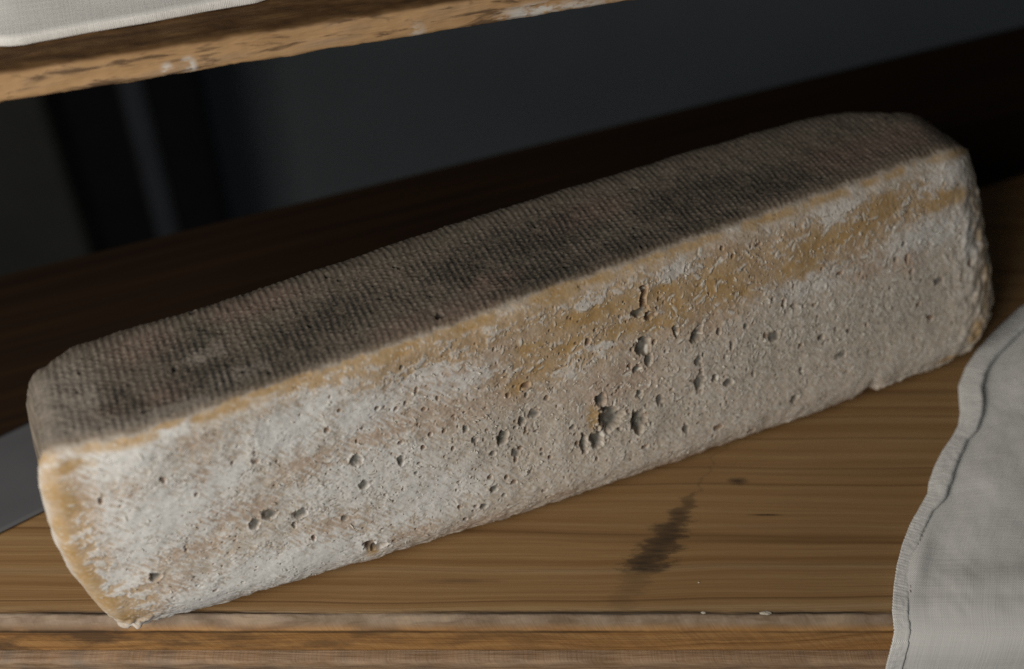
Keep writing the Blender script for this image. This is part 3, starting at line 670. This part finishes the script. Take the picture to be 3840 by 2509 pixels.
# --- body: rounded section loop swept along X, capped at both ends
NB, NE, NC = 1380, 16, 7
RE_L, RE_R = 0.0075, 0.0270
sig, ins, off, endf = [], [], [], []
def endcols(r, left, NE=NE):
    out = []
    for k in range(NC): out.append((r + (0.034 - r) * (1 - k / NC), 0.0))
    for k in range(NE):
        a = math.pi / 2 * (1 - k / NE)
        out.append((r * (1 - math.cos(a)), r * (1 - math.sin(a))))
    return out if left else out[::-1]
cols = [(0.0, i, o, -1) for i, o in endcols(RE_L, True)] + [(k / (NB - 1), 0.0, 0.0, 0) for k in range(NB)] + [(1.0, i, o, 1) for i, o in endcols(RE_R, False, 64)]
cs = np.array(cols)
sg, inset, offx, side = cs[:, 0], cs[:, 1], cs[:, 2], cs[:, 3]
Xn = -0.160 + (0.231 + 0.160) * sg
rA, rB, rC, rD = 0.023, 0.0085, 0.015, 0.010
NFr, NBc, NTp, NCc, NBk, NDc, NBt, NAc = 230, 36, 200, 20, 14, 8, 16, 112
ncol = len(cs)
def corner(i):
    """loop corners for inset i (arrays over the columns)"""
    A = np.stack([yb(Xn) + i, 0 * Xn + 0.0006 + i], -1); B = np.stack([yt(Xn) + i, ZT - i + 0 * Xn], -1)
    Cq = np.stack([yk(Xn) - i, ZT - 0.0015 - i + 0 * Xn], -1); D = np.stack([yk(Xn) - 0.004 - i, 0 * Xn + 0.0006 + i], -1)
    # keep inset corners from crossing
    mt = 0.5 * (B[:, 0] + Cq[:, 0]); mb = 0.5 * (A[:, 0] + D[:, 0])
    A[:, 0] = np.minimum(A[:, 0], mb - 0.001); D[:, 0] = np.maximum(D[:, 0], mb + 0.001)
    B[:, 0] = np.minimum(B[:, 0], mt - 0.001); Cq[:, 0] = np.maximum(Cq[:, 0], mt + 0.001)
    return A, B, Cq, D
A, B, Cq, D = corner(inset)
def radius(r): return np.maximum(r - inset, 0.0008)
rads = [radius(r) for r in (rA, rB, rC, rD)]
def unit(v): return v / np.linalg.norm(v, axis=-1, keepdims=True)
def bez(P0, P1, P2, t): return (1 - t) ** 2 * P0 + 2 * t * (1 - t) * P1 + t * t * P2
eAB, eBC, eCD, eDA = unit(B - A), unit(Cq - B), unit(D - Cq), unit(A - D)
lBC = np.linalg.norm(Cq - B, axis=-1); lCD = np.linalg.norm(D - Cq, axis=-1); lDA = np.linalg.norm(A - D, axis=-1)
rows_p, rows_w = [], []
def seg(P, Q, w0, w1, n, inc0=True):
    for k in range(n):
        t = k / n
        rows_p.append(P + (Q - P) * t); rows_w.append(w0 + (w1 - w0) * t)
def arc(Pc, e_in, e_out, r, w0, w1, n):
    P0 = Pc - e_in * r[:, None]; P2 = Pc + e_out * r[:, None]
    for k in range(n):
        t = k / n
        rows_p.append(bez(P0, Pc, P2, t)); rows_w.append(w0 + (w1 - w0) * t)
a_, b_, c_, d_ = rads
wA = -0.1 + 0 * Xn
arc(A, eDA, eAB, a_, wA - a_, wA + a_, NAc)
seg(A + eAB * a_[:, None], B - eAB * b_[:, None], wA + a_, -b_, NFr)
arc(B, eAB, eBC, b_, -b_, b_, NBc)
seg(B + eBC * b_[:, None], Cq - eBC * c_[:, None], b_, lBC - c_, NTp)
arc(Cq, eBC, eCD, c_, lBC - c_, lBC + c_, NCc)
seg(Cq + eCD * c_[:, None], D - eCD * d_[:, None], lBC + c_, lBC + lCD - d_, NBk)
arc(D, eCD, eDA, d_, lBC + lCD - d_, lBC + lCD + d_, NDc)
seg(D + eDA * d_[:, None], A - eDA * a_[:, None], lBC + lCD + d_, -0.1 - a_, NBt)
YZ = np.array(rows_p)                    # rows, cols, 2
WW = np.array(rows_w)
nrow = len(rows_p)
Yv, Zv = YZ[..., 0], YZ[..., 1]
Zo = Zv.copy()
Zo[:, :NC + NE] = Zv[:, NC + NE:NC + NE + 1]; Zo[:, NC + NE + NB:] = Zv[:, NC + NE + NB - 1:NC + NE + NB]   # end caps keep the outline of the section they close
xl = np.interp(Zo, LEFT[:, 0], LEFT[:, 1]); xr = np.interp(Zo, RIGHT[:, 0], RIGHT[:, 1])
Xv = (xl + RE_L) + (xr - RE_R - xl - RE_L) * sg[None, :]
Xv = np.where(side[None, :] < 0, xl + offx[None, :], np.where(side[None, :] > 0, xr - offx[None, :], Xv))
Xs = Xv + np.where(side[None, :] < 0, -inset[None, :] * 0.4, np.where(side[None, :] > 0, inset[None, :] * 0.4, 0))
Pm = np.stack([Xv, Yv, Zv], -1)
def normals(Pm):
    dr = np.roll(Pm, -1, 0) - np.roll(Pm, 1, 0)
    dc = np.empty_like(Pm); dc[:, 1:-1] = Pm[:, 2:] - Pm[:, :-2]; dc[:, 0] = Pm[:, 1] - Pm[:, 0]; dc[:, -1] = Pm[:, -1] - Pm[:, -2]
    n = np.cross(dc, dr)
    return n / np.maximum(np.linalg.norm(n, axis=-1, keepdims=True), 1e-12)
Nn = normals(Pm)
hv = sample(H, Xs, WW)
under_f = np.where((np.arange(nrow) > nrow - NBt)[:, None], 0.0, 1.0)
colsmooth = np.clip(1.15 - inset / 0.03, 0, 1)[None, :]
Pd = Pm + Nn * (hv * under_f * colsmooth)[..., None]
Pd[..., 2] = np.maximum(Pd[..., 2], 0.0003)
vc = sample(col, Xs, WW)
vw = sample(wax, Xs, WW)
ct, st_ = math.cos(TH), math.sin(TH)

cheese = bpy.data.objects.new('cheese', None)
COL.objects.link(cheese)
cheese.location = (OX, OY, 0)
cheese.rotation_euler = (0, 0, TH)
tag(cheese, 'long cut piece of mould-ripened cheese with holed white face and cloth-marked grey rind', 'cheese')

def cheese_mat():
    n = NT('cheese_skin')
    c = n.attr('tint', 'Color')
    f1 = n.noise(n.obj, 2600.0, 3.0, 0.65)
    f2 = n.noise(n.obj, 900.0, 3.0, 0.6)
    k = n.math('MULTIPLY_ADD', n.math('SUBTRACT', f1, 0.5), 0.34, 1.0)
    k = n.math('MULTIPLY', k, n.math('MULTIPLY_ADD', n.math('SUBTRACT', f2, 0.5), 0.24, 1.0))
    c = n.mix(1.0, c, n.comb(k, k, k), 'MULTIPLY')
    n.set('Base Color', c)
    wx_ = n.attr('wax')
    n.set('Roughness', n.math('MULTIPLY_ADD', wx_, -0.30, 0.82))
    n.set('Specular IOR Level', 0.30)
    n.bump(n.math('ADD', f1, f2), n.math('MULTIPLY_ADD', wx_, -0.14, 0.22), 0.00025)
    return n.m
M_ch = cheese_mat()
ids = np.arange(nrow * ncol).reshape(nrow, ncol)
allq = grid_quads(nrow, ncol, wrap_r=True).reshape(nrow, ncol - 1, 4)
r_split = NAc + NFr + NBc
def submesh(name, qs, extra=None):
    used = np.unique(qs)
    remap = np.full(nrow * ncol, -1, dtype=np.int64); remap[used] = np.arange(len(used))
    P_ = Pd.reshape(-1, 3)[used]
    rgba = np.concatenate([vc.reshape(-1, 3)[used], np.ones((len(used), 1))], 1)
    return mesh_obj(name, P_, remap[qs], M_ch, cheese, {'tint': rgba, 'wax': vw.ravel()[used]})
c0, c1 = NC + NE, NC + NE + NB - 1
f0, f1_ = NC + 3, ncol - NC - 4
face_q = allq[0:r_split, f0:f1_].reshape(-1, 4)
rest = np.ones((nrow, ncol - 1), dtype=bool); rest[0:r_split, f0:f1_] = False
cut = submesh('cut_face', face_q)
tag(cut, 'white bloomed cut face with round holes and waxy yellow bare patches')
rind_o = submesh('rind', allq[rest])
tag(rind_o, 'grey mouldy rind printed with cloth ridges')

# --- curled flakes and crumbs standing off the face
rg = np.random.RandomState(12)
FV, FQ, FC = [], [], []
Nd = normals(Pd)
rowsF = np.arange(NAc + 6, NAc + NFr + 4)
nv = 0
for k in range(1600):
    r = int(rg.choice(rowsF)); c = int(rg.randint(c0 + 20, c1 - 10))
    xm_, wm_ = Xs[r, c] * 1000, WW[r, c] * 1000
    dens = 0.35 + 0.65 * (xm_ > -40) * (xm_ < 215)
    if rg.rand() > dens: continue
    if sample(PH, Xs[r, c:c + 1], WW[r, c:c + 1])[0] > 0.5: continue
    n_ = Nd[r, c]; p_ = Pd[r, c]
    if xm_ < 20: ang = -math.pi / 4 + rg.normal(0, 0.35)
    else: ang = rg.normal(-0.2, 0.9)
    ex_ = np.array([1.0, 0, 0]); ez_ = np.cross(ex_, n_); ez_ /= np.linalg.norm(ez_); ex_ = np.cross(n_, ez_)
    if ez_[2] < 0: ez_ = -ez_
    t1 = ex_ * math.cos(ang) + ez_ * math.sin(ang); t2 = np.cross(n_, t1)
    if t2[2] > 0: t2 = -t2                       # lifted lip points down / sideways
    if rg.rand() < 0.5: t2 = -t2
    L_ = rg.uniform(0.5, 1.7) * mm * (1.6 if rg.rand() < 0.12 else 1.0); W_ = rg.uniform(0.3, 0.9) * mm; cu = rg.uniform(0.25, 0.8)
    nu_, nvv = 5, 3
    jit = rg.normal(0, 0.14, (nu_, nvv))
    tintv = vc[r, c] * 0.35 + 0.65 * np.array([0.66, 0.62, 0.54]) * rg.uniform(0.85, 1.12)
    for i in range(nu_):
        tt = i / (nu_ - 1) - 0.5
        tap = 1 - (2 * tt) ** 2 * 0.75
        for j in range(nvv):
            s_ = j / (nvv - 1)
            FV.append(p_ + t1 * (L_ * tt) + t2 * (W_ * tap * (s_ - 0.25 + 0.25 * jit[i, j])) + n_ * (W_ * (-0.10 + cu * s_ ** 1.6 * tap * (1 + jit[i, j]))))
            FC.append(np.append(tintv, 1.0))
    for i in range(nu_ - 1):
        for j in range(nvv - 1):
            a = nv + i * nvv + j
            FQ.append((a, a + 1, a + nvv + 1, a + nvv))
    nv += nu_ * nvv
flk = mesh_obj('flakes', np.array(FV), np.array(FQ), M_ch, cut, {'tint': np.array(FC), 'wax': np.zeros(len(FV))})
sol = flk.modifiers.new('thickness', 'SOLIDIFY'); sol.thickness = 0.00012
tag(flk, kind='stuff')

# ------------------------------------------------------------------ linen cloth at the right
def linen(name, col=(0.70, 0.69, 0.66), scale=1.0):
    n = NT(name)
    p = n.attr('puv', 'Vector')
    x, y, z = n.sep(p)
    wob = n.math('MULTIPLY', n.math('SUBTRACT', n.noise(p, 180.0, 2.0), 0.5), 0.0007)
    k = 2 * math.pi / (0.0007 * scale)
    a = n.math('SINE', n.math('MULTIPLY', n.math('ADD', x, wob), k))
    b = n.math('SINE', n.math('MULTIPLY', n.math('ADD', y, wob), k))
    weave = n.math('MULTIPLY', a, b)
    slub = n.noise(n.comb(n.math('MULTIPLY', x, 1600.0), n.math('MULTIPLY', y, 30.0)), 1.0, 2.0)
    slub2 = n.noise(n.comb(n.math('MULTIPLY', y, 1600.0), n.math('MULTIPLY', x, 30.0), 4.0), 1.0, 2.0)
    f = n.math('ADD', n.math('MULTIPLY', weave, 0.10), n.math('ADD', n.math('MULTIPLY', n.math('SUBTRACT', slub, 0.5), 0.55), n.math('MULTIPLY', n.math('SUBTRACT', slub2, 0.5), 0.45)))
    big = n.noise(p, 35.0, 2.0)
    kk = n.math('ADD', n.math('MULTIPLY_ADD', f, 0.32, 1.0), n.math('MULTIPLY', n.math('SUBTRACT', big, 0.5), 0.16))
    n.set('Base Color', n.mix(1.0, tuple(col), n.comb(kk, kk, kk), 'MULTIPLY'))
    n.set('Roughness', 0.9)
    n.set('Specular IOR Level', 0.15)
    n.set('Sheen Weight', 0.15)
    n.bump(n.math('ADD', n.math('MULTIPLY', weave, 0.5), n.math('ADD', slub, slub2)), 0.5, 0.0003)
    return n.m
M_lin = linen('linen')
# left edge of the cloth in plan, from the front arris to the back; then hanging part
EDGE = np.array([(0.1455, 0.2445), (0.1460, 0.2575), (0.1490, 0.268), (0.1525, 0.278), (0.1570, 0.288), (0.1625, 0.298), (0.1690, 0.3075), (0.1735, 0.314), (0.1755, 0.320), (0.1800, 0.3285), (0.1855, 0.337), (0.1915, 0.3445), (0.1965, 0.352), (0.1995, 0.360), (0.2010, 0.3675), (0.2030, 0.376), (0.2090, 0.387), (0.2180, 0.399), (0.2300, 0.412), (0.2460, 0.4275), (0.2720, 0.448)])
YS = EDGE[:, 1]
def edge_x(y): return np.interp(y, YS, EDGE[:, 0])
nbc, nac = 330, 240
# path along b: s<0 hangs below the arris
sb = np.concatenate([np.linspace(-0.075, 0.0, 90), np.linspace(0.0008, 0.190, nbc - 90)])
sa = np.concatenate([np.linspace(0, 0.03, 110), np.linspace(0.0305, 0.30, nac - 110)])
def cloth_base(s):
    """(y, z) of the path over the front arris"""
    y = np.where(s > 0.017, 0.2475 + s, 0.0); z = np.where(s > 0.017, 0.0014, 0.0)
    t = np.clip((s + 0.0195) / 0.0365, 0, 1)
    P0, P1, P2 = np.array([0.2466, -0.0170]), np.array([0.2462, 0.0034]), np.array([0.2645, 0.0014])
    bz = (1 - t)[..., None] ** 2 * P0 + 2 * (t * (1 - t))[..., None] * P1 + (t ** 2)[..., None] * P2
    mid = (s <= 0.017) & (s >= -0.0195)
    y = np.where(mid, bz[..., 0], y); z = np.where(mid, bz[..., 1], z)
    low_ = s < -0.0195
    y = np.where(low_, 0.2466 - 0.001 * np.minimum((-(s + 0.0195)) / 0.02, 1), y); z = np.where(low_, -0.0170 + (s + 0.0195), z)
    return y, z
SA, SB = np.meshgrid(sa, sb)
yB, zB = cloth_base(SB)
bumpy = 0.0004 * np.where(SB < 0.06, np.abs(np.sin(SB / 0.0015 * np.pi)), 0.4)
ex0 = edge_x(np.where(SB > 0, yB, 0.2575)) - 0.0006 * np.exp(-SA / 0.0015) * 0 - bumpy * np.exp(-SA / 0.002)
lean = 0.0010 * np.sin(SB * 120) * (SB < 0)
cxv = ex0 + SA + lean
tt = np.clip(SB / 0.19, 0, 1)
onb = sstep(-0.004, 0.012, SB)
# folds: a soft ridge running back from the arris, swelling away from the hem, dips
f1 = 0.0018 * np.exp(-((SA - 0.0075 - 0.10 * np.clip(SB - 0.016, 0, 1) * 0.4) / 0.0042) ** 2) * np.exp(-((SB - 0.031) / 0.014) ** 2)
f2 = 0.0045 * sstep(0.004, 0.035, SA) * sstep(0.02, 0.08, SB) * (1 + 0.6 * fbm(SA * 30, SB * 22, 121, 2))
f3 = 0.0009 * fbm(SA * 55 + SB * 18, SB * 45, 123, 3) * sstep(0.003, 0.02, SA) * onb
f4 = 0.012 * sstep(0.10, 0.19, SB) * sstep(0.01, 0.10, SA)
f5 = 0.0020 * np.exp(-((SB - 0.018 - 0.12 * SA) / 0.008) ** 2) * sstep(0.008, 0.03, SA)
zc = zB + onb * (f1 + f2 + f4 + np.maximum(f3, -0.0008)) + f5 * onb
yc = yB - (1 - onb) * (0.0006 + 0.0012 * (0.5 + 0.5 * fbm(SA * 40, SB * 20, 125, 2)) * sstep(0.002, 0.02, SA)) - f5 * 0.5
cV = np.stack([cxv, yc, zc], -1)
puv = np.stack([SA, SB, 0 * SA], -1).reshape(-1, 3)
napkin = bpy.data.objects.new('linen_cloth', None); COL.objects.link(napkin)
napkin.location = (0.15, 0.2575, 0.0)
tag(napkin, 'off white linen cloth with curled hem draped over the shelf edge right of the cheese', 'cloth')
loc0 = np.array(napkin.location)
cloth_o = mesh_obj('fabric', cV.reshape(-1, 3) - loc0, grid_quads(len(sb), len(sa)), M_lin, napkin, {'puv': puv})
so = cloth_o.modifiers.new('thickness', 'SOLIDIFY'); so.thickness = 0.0005; so.offset = 1.0
# hem: doubled band, flat over the arris, rolling up towards the back
hb = np.concatenate([np.linspace(-0.075, 0.0, 160), np.linspace(0.0006, 0.190, 420)])
hc = np.linspace(0, 1, 18)
HC, HB = np.meshgrid(hc, hb)
yH, zH = cloth_base(HB)
eps = 0.002
dE = edge_x(np.clip(yH + eps, 0.2575, 1)) - edge_x(np.clip(yH - eps, 0.2575, 1))
tn = np.stack([np.where(HB > 0, dE, 0), np.full_like(HB, 2 * eps)], -1); tn /= np.linalg.norm(tn, axis=-1, keepdims=True)
nrm = np.stack([tn[..., 1], -tn[..., 0]], -1)                         # towards the cloth
wob_n = 1.2 * np.interp(HB, [-0.1, 0.0, 0.035, 0.050, 0.060, 0.068, 0.076, 0.085, 0.093, 0.098, 0.104, 0.118, 0.132, 0.145, 0.165, 0.19], [5.0, 4.9, 4.8, 4.6, 4.2, 6.2, 7.0, 6.4, 5.8, 5.0, 6.4, 8.2, 7.8, 7.2, 8.0, 8.5]) * mm
roll = 0.55 * np.interp(HB, [-0.1, 0.0, 0.03, 0.05, 0.060, 0.068, 0.078, 0.087, 0.094, 0.099, 0.107, 0.122, 0.134, 0.15, 0.19], [0.25, 0.3, 0.5, 1.2, 2.2, 4.2, 5.0, 4.2, 3.6, 2.6, 4.4, 6.4, 5.6, 6.0, 7.5]) * mm
scal = bumpy[:, :1] * 0 
edge_b = 0.00042 * np.abs(np.sin(HB / 0.0014 * np.pi)) * np.where(HB < 0.055, 1.0, 0.25)
px = edge_x(np.where(HB > 0, yH, 0.2575)) + lean[0, 0] * 0 + 0.0010 * np.sin(HB * 120) * (HB < 0) + nrm[..., 0] * (HC * wob_n) - edge_b * (1 - HC) ** 2
py = yH + nrm[..., 1] * (HC * wob_n) * (HB > 0)
prof_h = np.clip(HC * 1.12, 0, 1) ** 0.85 - 0.25 * sstep(0.93, 1.0, HC)
tw = fbm(HB * 55, HC * 1.3, 127, 2)
crinkle = 0.00022 * fbm(HB * 420, HC * 2.5, 129, 2)
lift = 0.0007 + roll * prof_h * (1 + 0.25 * tw) + crinkle + 0.00025 * (1 - HC) * np.abs(np.sin(HB / 0.0014 * np.pi))
und = sstep(0.85, 1.0, HC) * 0.0006
hz = zH + onb[:, :1].mean() * 0 + np.where(HB > -0.006, 1.0, 0.0) * (lift - und) + np.where(HB <= -0.006, 0.0, 0.0)
hy = py - np.where(HB <= -0.006, lift + 0.0006, 0.0) - np.where((HB > -0.006) & (HB < 0.004), 0.0008, 0.0)
hV = np.stack([px, hy, hz], -1)
hem = mesh_obj('hem', hV.reshape(-1, 3) - loc0, grid_quads(len(hb), len(hc)), M_lin, napkin, {'puv': np.stack([HC * 0.006, HB, 0 * HB], -1).reshape(-1, 3)})
so = hem.modifiers.new('thickness', 'SOLIDIFY'); so.thickness = 0.0006; so.offset = 0.0
# stitches along the hem
SV, SQ = [], []
k = 0
s_ = -0.07
while s_ < 0.052:
    yy, zq = cloth_base(np.array([s_]))
    yy, zq = float(yy[0]), float(zq[0])
    xq = float(edge_x(max(yy, 0.2575) if s_ > 0 else 0.2575)) + 0.0010 * math.sin(s_ * 120) * (s_ < 0) + 0.0059
    L_ = 0.0009; wq = 0.00016
    if s_ > 0.017: d = np.array([0, 1, 0]); nn_ = np.array([0, 0, 1.0]); P0 = np.array([xq + 0.0002, yy, zq + 0.0013])
    elif s_ < -0.0195: d = np.array([0, 0, 1]); nn_ = np.array([0, -1.0, 0]); P0 = np.array([xq + 0.0002, yy - 0.0028, zq])
    else: s_ += 0.0022; continue
    sd = np.array([1.0, 0, 0])
    for (u_, v_, h_) in [(-1, -1, 0), (1, -1, 0), (1, 1, 0), (-1, 1, 0), (-0.6, -0.6, 1), (0.6, -0.6, 1), (0.6, 0.6, 1), (-0.6, 0.6, 1)]:
        SV.append(P0 + d * L_ * u_ * 0.5 * 1.4 + sd * wq * v_ + nn_ * 0.00018 * h_)
    for f_ in [(4, 5, 6, 7), (0, 1, 5, 4), (1, 2, 6, 5), (2, 3, 7, 6), (3, 0, 4, 7), (3, 2, 1, 0)]: SQ.append([k + i for i in f_])
    k += 8
    s_ += 0.0022
sti = mesh_obj('stitches', np.array(SV) - loc0, np.array(SQ), plain('thread', (0.24, 0.21, 0.18), 0.8, 0.1, 200.0), napkin, smooth=False)
tag(sti, kind='stuff')

# ------------------------------------------------------------------ white cloth on the upper board
cu_, su_ = math.cos(yaw_u), math.sin(yaw_u)
def to_local(px_, py_): dx_, dy_ = px_ - UA[0], py_ - UA[1]; return dx_ * cu_ + dy_ * su_, -dx_ * su_ + dy_ * cu_
e0 = to_local(-0.1735, 0.3745); e1 = to_local(-0.0945, 0.4045)
SA2, SB2 = np.meshgrid(np.linspace(-0.06, 0.36, 170), np.linspace(0, 1, 70))
yfront = np.interp(SA2, [-0.06, e0[0] - 0.012, e0[0] - 0.004, e0[0] + 0.002, e1[0], 0.4], [e0[1] + 0.006, e0[1] + 0.0035, e0[1] + 0.0005, e0[1] - 0.0002, e1[1], e1[1] + 0.10])
yfront = yfront + 0.0007 * fbm(SA2 * 45, SA2 * 0 + 3, 131, 2)
ylen = 0.18
t_ = SB2
yv = yfront + ylen * np.maximum(t_ - 0.06, 0) / 0.94 + 0.0015 * np.minimum(t_, 0.06) / 0.06 - 0.0016 * np.sin(np.pi * np.clip(t_ / 0.12, 0, 1))
zv = 0.0122 + 0.0030 * sstep(0.0, 0.06, t_) + 0.0016 * fbm(SA2 * 22, yv * 30, 133, 3) * sstep(0.03, 0.2, t_) + 0.030 * sstep(0.02, 0.55, t_)
up_cloth = mesh_obj('folded_cloth', np.stack([SA2, yv, zv], -1).reshape(-1, 3), grid_quads(70, 170), linen('white_cotton', (0.74, 0.72, 0.68), 0.9), None, {'puv': np.stack([SA2, yv, 0 * yv], -1).reshape(-1, 3)})
up_cloth.location = (UA[0], UA[1], 0.165); up_cloth.rotation_euler = (0, 0, yaw_u)
so = up_cloth.modifiers.new('thickness', 'SOLIDIFY'); so.thickness = 0.0012; so.offset = -1
tag(up_cloth, 'plain white cotton cloth lying on the rough upper board', 'cloth')

# ------------------------------------------------------------------ crumbs on the lower board edge
M_cr = plain('dry_curd', (0.50, 0.45, 0.37), 0.85, 0.2, 900.0)
def crumb_obj(loc, r, label, seed):
    rg = np.random.RandomState(seed)
    nu_, nv_ = 14, 9
    th = np.linspace(0, 2 * np.pi, nu_, endpoint=False); ph_ = np.linspace(0.05, np.pi - 0.05, nv_)
    TT, PP = np.meshgrid(th, ph_)
    rad = 1 + 0.42 * pnoise(TT * 0 + np.cos(TT) * 1.6 + seed, np.sin(TT) * 1.6 + PP * 1.2, seed)
    V_ = np.stack([r[0] * rad * np.sin(PP) * np.cos(TT), r[1] * rad * np.sin(PP) * np.sin(TT), r[2] * (rad * np.cos(PP) + 0.8)], -1)
    idq = []
    for i in range(nv_ - 1):
        for j in range(nu_):
            idq.append((i * nu_ + j, (i + 1) * nu_ + j, (i + 1) * nu_ + (j + 1) % nu_, i * nu_ + (j + 1) % nu_))
    o = mesh_obj('crumb', V_.reshape(-1, 3), np.array(idq), M_cr)
    o.location = loc
    tag(o, label, 'crumb', 'dry crumbs on the shelf')
crumb_obj((0.0975, 0.2575, -0.0004), (0.0024, 0.0009, 0.0004), 'widest pale crumb on the shelf front edge, nearest the linen cloth', 3)
crumb_obj((0.0737, 0.2577, -0.0003), (0.0011, 0.0006, 0.0003), 'small pale crumb on the worn shelf edge, right of the dark stain', 4)
crumb_obj((0.0733, 0.2713, 0.0), (0.0004, 0.0003, 0.0002), 'tiny white crumb on the smooth shelf top just right of the dark stain', 5)
